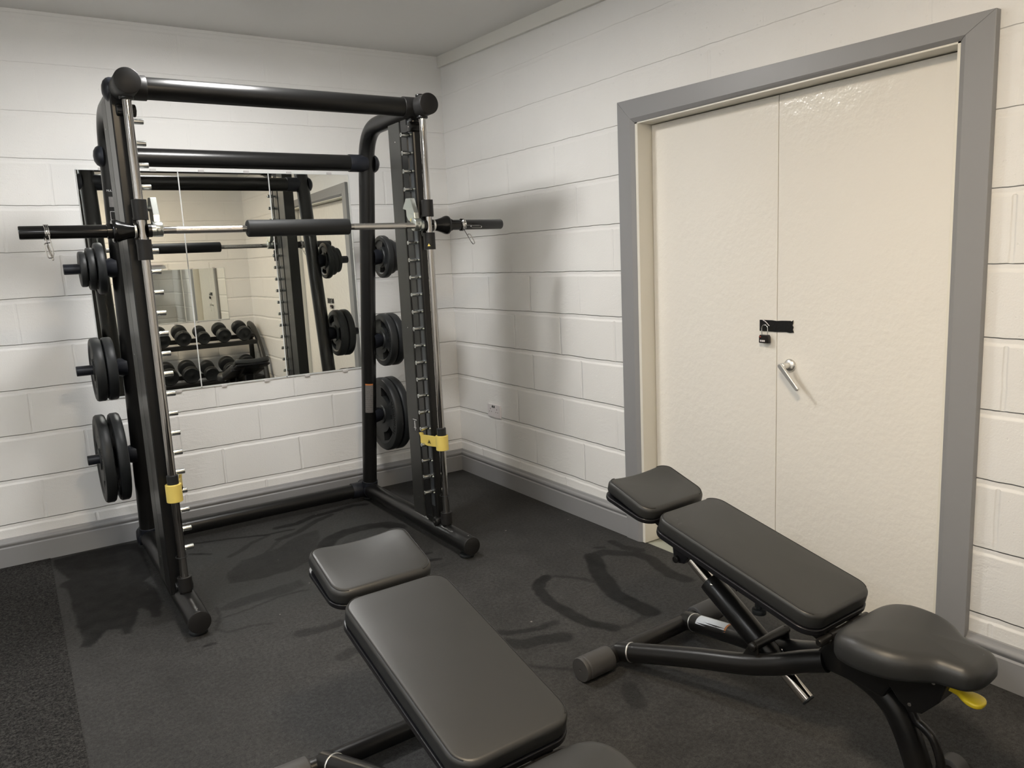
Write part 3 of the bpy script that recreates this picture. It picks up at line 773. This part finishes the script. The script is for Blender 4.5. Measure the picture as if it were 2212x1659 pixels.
# yellow safety stops
for s, zc, lab in ((-1, .540, 'yellow safety stop clamped to the left guide rod'), (1, .536, 'yellow safety stop clamped to the right guide rod')):
    e = empty('safety_stop', (XM + s * HW, -1.2135, zc - .037))
    bm = BM(); ring(bm, (0, 0, 0), (0, 0, .074), .0315, .0172, 32, .0015)
    t = V((-s * .040, .098, 0)); n = V((.098, s * .040, 0)).normalized(); a = V((-s * .018, .020, 0))
    pl = [a - n * .003 + V((0, 0, .014)), a + t * .55 - n * .003 + V((0, 0, .014)), a + t * .80 - n * .003 + V((0, 0, .020)), a + t - n * .003 + V((0, 0, .026)), a + t - n * .003 + V((0, 0, .060)), a + t * 1.08 - n * .003 + V((0, 0, .078)), a + t * .9 - n * .003 + V((0, 0, .080)), a + t * .84 - n * .003 + V((0, 0, .068)), a - n * .003 + V((0, 0, .066))]
    if s < 0: n = -n
    prism(bm, pl, V((s * -.024 if False else 0, 0, 0)) + n * .010)
    obj('clamp', bm, 'yellow', e, bevel=.001)
    bm = BM(); ring(bm, (0, 0, .073), (0, 0, .112), .0225, .0170, 28, .002); obj('buffer', bm, 'rubber', e)
    bm = BM(); vdir = V((-1, -.45, 0)).normalized() if s > 0 else V((.95, -.3, 0)).normalized(); side = V((0, 0, 1)).cross(vdir)
    q = a + t * .42 + V((0, 0, .030)) + vdir * .0085
    tri = [q - side * .010, q + side * .010, q + V((0, 0, .018))]
    tube(bm, [tri[0], tri[1], tri[2]], .0010, 6, closed=True); box(bm, q + V((0, 0, .0065)), (.005, .005, .006)); obj('warning_mark', bm, 'decal', e)
    tag(e, lab, 'safety stop', 'yellow safety stops')

# ------------------------------------------------------------------ weight plates
def plate_mesh(Rr, T, nslots, seg=96):
    me_key = ('plate', Rr)
    bm = BM(); h = T / 2
    rad = [(.0262, .40), (.040, .50), (.052, .50), (.056, .36)]
    if nslots: rad += [(.46 * Rr, .36), (.50 * Rr, .36), (.74 * Rr, .36), (.77 * Rr, .40)]
    else: rad += [(.60 * Rr, .36), (.74 * Rr, .40)]
    rad += [(.80 * Rr, .5), (.93 * Rr, .5), (.975 * Rr, .44), (1. * Rr, .28)]
    nr = len(rad)
    F = [[bm.verts.new((-T * t, r * math.cos(2 * PI * k / seg), r * math.sin(2 * PI * k / seg))) for k in range(seg)] for r, t in rad]
    K = [[bm.verts.new((T * t, r * math.cos(2 * PI * k / seg), r * math.sin(2 * PI * k / seg))) for k in range(seg)] for r, t in rad]
    def hole(i, k):
        if not nslots or i not in (4, 5) : return False
        r0 = rad[i][0]; 
        if i == 4 : return False
        a = (k + .5) / seg * 360.
        w = 26 
        return any(abs((a - c + 180) % 360 - 180) < w for c in (0, 120, 240))
    for i in range(nr - 1):
        for k in range(seg):
            j = (k + 1) % seg
            if hole(i, k):
                if not hole(i, k - 1): bm.faces.new((F[i][k], F[i + 1][k], K[i + 1][k], K[i][k]))
                if not hole(i, (k + 1) % seg): bm.faces.new((F[i][j], K[i][j], K[i + 1][j], F[i + 1][j]))
                bm.faces.new((F[i][k], K[i][k], K[i][j], F[i][j])); bm.faces.new((F[i + 1][k], F[i + 1][j], K[i + 1][j], K[i + 1][k]))
                continue
            bm.faces.new((F[i][k], F[i][j], F[i + 1][j], F[i + 1][k])); bm.faces.new((K[i][k], K[i + 1][k], K[i + 1][j], K[i][j]))
    for k in range(seg):
        j = (k + 1) % seg
        bm.faces.new((F[0][k], K[0][k], K[0][j], F[0][j])); bm.faces.new((F[-1][k], F[-1][j], K[-1][j], K[-1][k]))
    bmesh.ops.recalc_face_normals(bm, faces=bm.faces)
    me = bpy.data.meshes.new('weight_plate'); bm.to_mesh(me); bm.free(); return me
def letters(Rr, T, txt, size, rt, dx, a0=0., name='letters'):
    bm = text_mesh(txt, size, .0007, 1.12)
    for v in bm.verts:
        ph = v.co.x / rt + a0; r = rt - v.co.y
        v.co = V((dx - v.co.z, -r * math.cos(ph), r * math.sin(ph)))
    bmesh.ops.recalc_face_normals(bm, faces=bm.faces)
    me = bpy.data.meshes.new(name); bm.to_mesh(me); bm.free(); return me
SIZES = {'big': (.220, .050, 3), 'mid': (.1525, .046, 3), 'small': (.1185, .036, 3), 'xs': (.097, .031, 0), 'xxs': (.0815, .028, 0)}
PM = {k: plate_mesh(*v) for k, v in SIZES.items()}
LM = {}
for k in ('big', 'mid'):
    Rr, T, _ = SIZES[k]
    LM[k] = [letters(Rr, T, 'TECHNOGYM', .11 * Rr + .008, .93 * Rr - .002, -.5 * T + .0002), letters(Rr, T, '20' if k == 'big' else '10', .09 * Rr + .006, .64 * Rr, -.36 * T + .0002)]
def plate(kind, x, hy_, hz_, label, lettered=False, rot=0.):
    me = PM[kind]
    drop = .0262 - .024
    o = obj_me('weight_plate', me, 'rubber', None, smooth=35)
    o.location = (x, hy_, hz_ - drop + .0003); o.rotation_euler = (rot, 0, 0)
    tag(o, label, 'weight plate', 'rubber weight plates on the storage pegs')
    if lettered:
        for m2, nm in zip(LM[kind], ('raised_lettering', 'weight_number')):
            obj_me(nm, m2, 'letter', o, smooth=0)
    return o
H3 = ((-.463, 1.467), (-.380, .990), (-.304, .539))
for s, side in ((-1, 'left'), (1, 'right')):
    X = lambda d: XM + s * d
    p, q = H3[0]; near = 'of the three on the top %s peg' % side
    plate('small', X(.713), p, q, 'largest black rubber plate %s, next to the upright' % near, False, .35)
    plate('xs', X(.750), p, q, 'middle sized black rubber plate %s' % near)
    plate('xxs', X(.783), p, q, 'smallest black rubber plate %s, on the outside' % near)
    p, q = H3[1]
    plate('mid', X(.720), p, q, 'medium black rubber plate on the middle %s peg, next to the upright' % side, s > 0)
    plate('mid', X(.770), p, q, 'medium black rubber plate on the middle %s peg, outer one of the two' % side, s < 0, 0. if s < 0 else .2)
    p, q = H3[2]
    plate('big', X(.722), p, q, 'big black rubber plate on the lowest %s peg, next to the upright' % side, s > 0)
    plate('big', X(.786 if s < 0 else .776), p, q, 'big black rubber plate on the lowest %s peg, outer one of the two' % side, s < 0, 0. if s < 0 else .4)

# ------------------------------------------------------------------ weight benches
PIT = math.radians(14.4)
def make_bench(loc, rz, label):
    E_ = empty('weight_bench', loc, rz)
    P0 = Matrix.Translation((0, 0, .432)) @ Matrix.Rotation(PIT, 4, 'X')      # pad plane: y up the slope, z normal, top surface at z=0
    W = .302
    th = .048
    # back pad
    ol = rrect(W, .604, (.055, .055, .050, .050)); ol = [p + V((0, -.006, 0)) for p in ol]
    bm = BM(); cushion(bm, ol, th, .013, crown=.003); xform(bm, P0 @ Matrix.Translation((0, 0, -th))); bp_ = obj('back_pad', bm, 'pad', E_, smooth=60)
    def seam(ol, par, d=.0155, zoff=-.0045):
        lp = inset(ol, .0062)
        for sgn in (-1, 1):
            pts = [p for p in lp if p.x * sgn > W * .30 and p.y > .010]
            pts.sort(key=lambda p: p.y)
            pts = [P0 @ V((p.x, p.y, -.0012)) for p in pts]
            bm = BM(); tube(bm, pts, .0013, 6); obj('seam', bm, 'thread', par)
    seam(ol, bp_)
    ob = [p for p in inset(ol, -.0035)]
    bm = BM(); cushion(bm, ob, .020, .003, .006, 0); xform(bm, P0 @ Matrix.Translation((0, 0, -th - .0195))); pb = obj('back_pad_base', bm, 'padbase', E_, smooth=40)
    bm = BM(); box(bm, (0, .30, -.085), (.09, .50, .042)); xform(bm, P0); obj('back_rail', bm, 'frame_b', E_, smooth=0, bevel=.004)
    # head rest, dished across its width
    oh = rrect(W, .222, (.050, .050, .045, .045)); oh = [p + V((0, .622, 0)) for p in oh]
    dish = lambda p: .016 * (p.x / (W / 2)) ** 2 * max(0., min(1., (p.y - .64) / .16)) - .004
    bm = BM(); cushion(bm, oh, .044, .016, crown=.001, zf=dish); xform(bm, P0 @ Matrix.Translation((0, 0, -.042))); hr = obj('head_rest', bm, 'pad', E_, smooth=60)
    lp = inset(oh, .0075)
    for sgn in (-1, 1):
        pts = sorted([p for p in lp if p.x * sgn > W * .30 and p.y > .63], key=lambda p: p.y)
        bm = BM(); tube(bm, [P0 @ V((p.x, p.y, .0004 + dish(p))) for p in pts], .0013, 6); obj('seam', bm, 'thread', hr)
    bm = BM(); cushion(bm, inset(oh, -.001), .016, .003, .005, 0); xform(bm, P0 @ Matrix.Translation((0, 0, -.0605))); obj('head_rest_base', bm, 'padbase', E_, smooth=40)
    bm = BM(); prism(bm, [P0 @ V(p) for p in ((-.07, .56, -.062), (-.07, .80, -.058), (-.07, .74, -.072), (-.07, .62, -.092), (-.07, .54, -.098))], (.14, 0, 0)); obj('head_rest_bracket', bm, 'padbase', E_, smooth=0, bevel=.003)
    # rear axle with rubber rollers
    bm = BM(); cyl(bm, (-.335, .737, .042), (.335, .737, .042), .029, 24); obj('rear_axle', bm, 'frame_b', E_)
    for s in (-1, 1):
        bm = BM(); lathe(bm, (s * .222, .737, .042), (s, 0, 0), [(0, .0), (0, .0365), (.003, .0405), (.006, .0415), (.110, .0420), (.1115, .0405), (.113, .0418), (.116, .0405), (.1175, .0415), (.128, .0415), (.132, .0395), (.132, .005), (.129, .004), (.129, 0)], 36); obj('rubber_roller', bm, 'rollerrub', E_)
        # converging side tube, swept up into the hub
        path = catmull([(s * .176, .735, .048), (s * .164, .68, .062), (s * .110, .45, .118), (s * .078, .285, .156), (s * .060, .185, .190), (s * .040, .105, .224), (s * .026, .040, .250)], 6)
        bm = BM(); tube(bm, path, .0330, 24); sd = obj('side_tube', bm, 'frame_b', E_)
        bm = BM(); d = V((-s * .050, -.23, .056)).normalized(); q = V((s * .1650, .684, .061)); ring(bm, q - d * .003, q + d * .003, .0342, .030, 24, .001); obj('weld_ring', bm, 'steel', sd)
        if s > 0:
            a, b = V(path[7]), V(path[13]); nn = V((-.55, .2, .9))
            a, b = V((.1555, .64, .0718)), V((.119, .485, .1095))
            bm = BM(); tube_patch(bm, a, b, .0338, nn, .62); st_ = obj('warning_label', bm, 'paper_white', sd)
            bm = BM(); d2 = (b - a).normalized(); tube_patch(bm, b, b + d2 * .010, .0338, nn, .62); obj('orange_band', bm, 'paper_orange', st_)
        # yoke plates that carry the trunnion
        bm = BM(); prism(bm, [(s * .074, .305, .155), (s * .074, .225, .165), (s * .074, .232, .232), (s * .074, .246, .246), (s * .074, .262, .232)], (s * .007, 0, 0)); obj('yoke_plate', bm, 'frame_b', E_, smooth=0, bevel=.002)
        bm = BM(); lathe(bm, (s * .081, .247, .229), (s, 0, 0), [(0, .013), (.008, .013), (.012, .009), (.014, 0)], 20); obj('trunnion_cap', bm, 'frame_b', E_)
    bm = BM(); cyl(bm, (-.080, .247, .229), (.080, .247, .229), .0145, 20); obj('trunnion', bm, 'frame_b', E_)
    # telescopic strut
    A, Bt = V((0, .575, .409)), V((0, .112, .085)); d = (Bt - A).normalized()
    bm = BM(); cyl(bm, A, Bt, .0200, 28); stt = obj('inner_strut', bm, 'chromewarm', E_)
    bm = BM(); cyl(bm, Bt - d * .001, Bt + d * .005, .0205, 28, .001); obj('end_plug', bm, 'rubber', stt)
    a, b = A + d * ((A.y - .478) / -d.y), A + d * ((A.y - .212) / -d.y)
    bm = BM(); cyl(bm, a, b, .0370, 32, .003); ou = obj('outer_strut', bm, 'frame_b', E_)
    for t, ang in ((.022, -.9), (.022, .6), (.30, .5)):
        n1 = V((0, 0, 1)); n1 = (n1 - d * n1.dot(d)).normalized(); n2 = d.cross(n1); q = n1 * math.cos(ang) - n2 * math.sin(ang) * (1 if True else -1)
        if q.x > 0 and ang < 0: pass
        bm = BM(); lathe(bm, a + d * t + q * .0368, q, [(0, .005), (.0015, .005), (.003, .003), (.003, 0)], 12); obj('screw', bm, 'chrome', ou)
    bm = BM(); prism(bm, [(-.034, .615, .470), (-.034, .52, .452), (-.034, .545, .405), (-.034, .562, .383), (-.034, .590, .378), (-.034, .606, .396)], (.068, 0, 0)); pbk = obj('strut_bracket', bm, 'padbase', E_, smooth=0, bevel=.004)
    bm = BM(); cyl(bm, (-.046, .588, .394), (.046, .588, .394), .0125, 18, .002); obj('pivot_pin', bm, 'frame_b', pbk)
    # rubber stops under the pad
    bm = BM(); q = V((-.055, .245, .418)); cyl(bm, q, q - V((0, 0, .068)), .0125, 18); cyl(bm, q - V((0, 0, .066)), q - V((0, 0, .074)), .009, 14); cyl(bm, q - V((0, 0, .073)), q - V((0, 0, .090)), .0215, 24, .003); obj('rubber_stop', bm, 'rubber', E_)
    bm = BM(); q = V((.020, .368, .356)); dd = V((-.6, .6, -.30)).normalized(); cyl(bm, q - dd * .03, q + dd * .012, .021, 22, .004); cyl(bm, q + dd * .01, q + dd * .022, .014, 16); obj('adjuster_knob', bm, 'padbase', E_)
    # hinge between back pad and seat
    bm = BM(); lathe(bm, (-.125, .004, .352), (1, 0, 0), [(0, 0), (0, .008), (.006, .0125), (.050, .0135), (.051, .0120), (.053, .0120), (.054, .0150), (.090, .0150), (.091, .0130), (.160, .0130), (.161, .0150), (.198, .0150), (.199, .0130), (.244, .0125), (.250, .008), (.250, 0)], 24); obj('hinge_pin', bm, 'frame_b', E_)
    for s in (-1, 1):
        bm = BM(); prism(bm, [(s * .082, .085, .385), (s * .082, .020, .368), (s * .082, -.012, .352), (s * .082, -.010, .338), (s * .082, .016, .336), (s * .082, .060, .352)], (s * .010, 0, 0)); hb = obj('hinge_plate', bm, 'frame_b', E_, smooth=0, bevel=.002)
        bm = BM(); lathe(bm, (s * .0925, .062, .366), (s, 0, 0), [(0, .0085), (.003, .0085), (.0045, .0065), (.0045, .004), (.003, .0035), (.003, 0)], 16); obj('screw', bm, 'chrome', hb)
    # hub, seat carrier, front leg
    bm = BM(); prism(bm, [(-.040, .070, .262), (-.040, .030, .330), (-.040, -.020, .340), (-.040, -.120, .335), (-.040, -.160, .270), (-.040, -.130, .215), (-.040, -.06, .226), (-.040, .055, .228)], (.09, 0, 0)); obj('hub', bm, 'frame_b', E_, smooth=0, bevel=.010)
    leg = catmull([(0, .060, .250), (0, -.02, .246), (0, -.090, .226), (0, -.142, .190), (0, -.180, .130), (0, -.205, .070), (0, -.222, .020)], 6)
    bm = BM(); tube(bm, leg, .0345, 24); obj('front_leg', bm, 'frame_b', E_)
    lp_ = catmull([(0, -.168, .232), (0, -.190, .200), (0, -.206, .172), (0, -.228, .160), (0, -.250, .140), (0, -.268, .095), (0, -.282, .025)], 6)
    bm = BM(); tube(bm, lp_, .0115, 16); obj('front_grip_loop', bm, 'frame_b', E_)
    bm = BM(); cyl(bm, (-.10, -.268, .034), (.10, -.268, .034), .020, 20); obj('front_axle', bm, 'frame_b', E_)
    for s in (-1, 1):
        bm = BM(); lathe(bm, (s * .050, -.268, .034), (s, 0, 0), [(0, 0), (0, .030), (.003, .034), (.046, .034), (.050, .030), (.050, 0)], 28); obj('rubber_roller', bm, 'rollerrub', E_)
    # seat
    half = [(.060, -.030), (.112, -.036), (.148, -.060), (.164, -.105), (.166, -.155), (.156, -.202), (.134, -.240), (.108, -.268), (.090, -.292), (.084, -.322), (.074, -.354), (.038, -.374)]
    so = [V((x, y, 0)) for x, y in half] + [V((-x, y, 0)) for x, y in reversed(half)]
    so = catmull(so, 5, closed=True)
    ar = sum(so[i].x * so[(i + 1) % len(so)].y - so[(i + 1) % len(so)].x * so[i].y for i in range(len(so)))
    if ar < 0: so = so[::-1]
    bm = BM(); cushion(bm, so, .080, .036, .016, .006)
    for v in bm.verts:                                         # thinner and lower towards the nose, softly rounded at the back
        t = max(0., min(1., (-.10 - v.co.y) / .30)); k = v.co.z / .080
        zb, zt = .340 + .008 * t, .421 - .012 * t * t - .004 * t
        v.co.z = zb + (zt - zb) * k - max(0., v.co.y + .11) * .16 * k
    seat = obj('seat', bm, 'pad', E_, smooth=60)
    bm = BM()
    ns = [V((x, y, z)) for x, y, z in ((-.066, -.358, .356), (-.060, -.350, .384), (-.050, -.336, .402), (0, -.330, .4085), (.050, -.336, .402), (.060, -.350, .384), (.066, -.358, .356))]
    tube(bm, catmull(ns, 5), .0012, 6); obj('seam', bm, 'thread', seat)
    bm = BM(); prism(bm, [(-.040, -.060, .345), (-.040, -.300, .345), (-.040, -.275, .270), (-.040, -.235, .222), (-.040, -.205, .214), (-.040, -.175, .232), (-.040, -.130, .285)], (.08, 0, 0)); sb = obj('seat_bracket', bm, 'frame_b', E_, smooth=0, bevel=.004)
    for y, z in ((-.205, .236), (-.262, .322)):
        bm = BM(); lathe(bm, (-.0402, y, z), (-1, 0, 0), [(0, .005), (.002, .005), (.003, 0)], 12); obj('screw', bm, 'chrome', sb)
    # yellow adjuster lever under the seat nose
    bm = BM(); lv = [V((x, y, 0)) for x, y in ((-.009, .055), (.009, .055), (.010, .028), (.020, .012), (.028, -.006), (.026, -.024), (.012, -.034), (-.012, -.034), (-.026, -.024), (-.028, -.006), (-.020, .012), (-.010, .028))]
    lv = catmull(lv, 3, closed=True)
    if sum(lv[i].x * lv[(i + 1) % len(lv)].y - lv[(i + 1) % len(lv)].x * lv[i].y for i in range(len(lv))) < 0: lv = lv[::-1]
    cushion(bm, lv, .014, .006, .004, .001); xform(bm, Matrix.Translation((.000, -.330, .290)) @ Matrix.Rotation(.16, 4, 'X')); obj('adjuster_lever', bm, 'lever', E_, smooth=60)
    return tag(E_, label, 'weight bench', 'adjustable weight benches')
make_bench((-.660, -3.342, 0), .05, 'black adjustable weight bench standing in front of the cream double doors')
make_bench((-1.733, -3.304, 0), .023, 'black adjustable weight bench cropped by the bottom edge, nearest the camera')

# ------------------------------------------------------------------ dumbbells in the corner behind the camera (seen in the mirror)
RK = empty('dumbbell_rack', (-.86, -4.74, 0))
def Q(x, y, z): return V((x + .86, y + 4.74, z))
for x in (-.085, -1.635):
    bm = BM(); fr = catmull([Q(x, -4.93, .80), Q(x, -4.80, .77), Q(x, -4.64, .66), Q(x, -4.48, .46), Q(x, -4.38, .22), Q(x, -4.34, .03)], 6); tube(bm, fr, .030, 16)
    cyl(bm, Q(x, -4.93, .02), Q(x, -4.93, .80), .028, 16); cyl(bm, Q(x, -4.97, .03), Q(x, -4.30, .03), .030, 16); obj('end_frame', bm, 'column', RK)
for (yf, zf_), (yr, zr_) in (((-4.60, .610), (-4.82, .668)), ((-4.44, .205), (-4.70, .270))):
    for y, z in ((yf, zf_), (yr, zr_)): obj('shelf_rail', box2(BM(), Q(-1.64, y - .035, z - .03), Q(-.08, y + .035, z + .018)), 'black', RK, smooth=0, bevel=.004)
    obj('shelf_tray', box2(BM(), Q(-1.64, yr, (zf_ + zr_) / 2 - .045), Q(-.08, yf, (zf_ + zr_) / 2 - .025)), 'black', RK, smooth=0)
tag(RK, 'black two tier dumbbell rack in the rear corner, seen in the mirror', 'dumbbell rack')
def db_mesh(r, w, hl):
    a = BM(); cyl(a, (0, -hl - .002, 0), (0, hl + .002, 0), .015, 16)
    b = []
    for s in (-1, 1):
        q = BM(); lathe(q, (0, s * hl, 0), (0, s, 0), [(0, 0), (0, r * .80), (.004, r * .93), (.012, r), (w - .010, r), (w - .003, r * .95), (w, r * .88), (w - .002, r * .84), (w - .002, r * .18), (w, r * .15), (w, 0)], 32); b.append(q)
    return a, b
DB = {}
def dumbbell(x, yf, zf_, yr, zr_, r, label):
    e = empty('dumbbell', (x, (yf + yr) / 2, (zf_ + zr_) / 2)); e.rotation_euler = (math.atan2(zf_ - zr_, yf - yr), 0, 0)
    hl = .066; w = .080
    if r not in DB:
        a, b = db_mesh(r, w, hl); o = [obj('handle', a, 'chrome', e)] + [obj('head', q, 'rubber', e) for q in b]; DB[r] = o
    else:
        for s_ in DB[r]:
            c = s_.copy(); C.objects.link(c); c.parent = e
    tag(e, label, 'dumbbell', 'rubber dumbbells on the rack')
ORD = ('nearest the room corner', 'second from the room corner', 'third from the room corner', 'fourth from the room corner', 'fifth from the room corner')
TR_ = (.082, .080, .070, .084, .084)
def on_shelf(r, yf, zf_, yr, zr_):
    """lift a dumbbell so that its heads rest on the two rails"""
    d = V((0, yf - yr, zf_ - zr_)); n = V((0, -d.z, d.y)).normalized(); n = n if n.z > 0 else -n
    m = V((0, (yf + yr) / 2, (zf_ + zr_) / 2)) + n * (r + .001)
    return m, d
for row, (a, b, xs, rs, nm) in enumerate((((-4.62, .625), (-4.80, .672), (-.245, -.470, -.690, -.905, -1.12), TR_, 'upper'), ((-4.46, .218), (-4.68, .274), (-.235, -.455, -.675, -.890, -1.11), (.088, .090, .078, .092, .092), 'lower'))):
    for i, (x, r) in enumerate(zip(xs, rs)):
        m, d = on_shelf(r, a[0], a[1], b[0], b[1]); dn = d.normalized() * .1
        dumbbell(x, m.y + dn.y, m.z + dn.z + .012, m.y - dn.y, m.z - dn.z + .012, r, 'round black dumbbell on the %s shelf of the rack, %s' % (nm, ORD[i]))

# ------------------------------------------------------------------ ceiling lamps (out of frame above), the cool pair added as fill
def lamp(x, y, m, label, size=(.30, .30)):
    z = ZC(y); e = empty('ceiling_light', (x, y, z - .002))
    bm = BM(); box2(bm, (-size[0] / 2 - .03, -size[1] / 2 - .03, -.055), (size[0] / 2 + .03, size[1] / 2 + .03, 0)); obj('housing', bm, 'housing', e, bevel=.006)
    bm = BM(); box2(bm, (-size[0] / 2, -size[1] / 2, -.062), (size[0] / 2, size[1] / 2, -.056)); obj('diffuser', bm, m, e, smooth=0)
    tag(e, label, 'ceiling light', 'ceiling lights')
lamp(-1.61, -1.28, 'lamp', 'flat square ceiling light above the rack, out of the picture')
lamp(-1.75, -3.75, 'lampwarm', 'flat square warm ceiling light above the camera, out of the picture')
lamp(-3.70, -2.25, 'fillcool', 'added cool fill light over the middle of the carpet strip, out of the picture')  # fill lamp added to lift the dim left side
lamp(-3.70, -4.20, 'fillcool', 'added cool fill light over the carpet near the rear wall, out of the picture')  # second added fill lamp, position invented

# ------------------------------------------------------------------ world and colour
w = bpy.data.worlds.new('world'); S.world = w; w.use_nodes = True
w.node_tree.nodes['Background'].inputs[0].default_value = (.9, .95, 1, 1); w.node_tree.nodes['Background'].inputs[1].default_value = .0
S.view_settings.view_transform = 'Standard'; S.view_settings.look = 'None'
S.view_settings.gamma = 1.; S.view_settings.use_curve_mapping = False
S.view_settings.exposure = .10
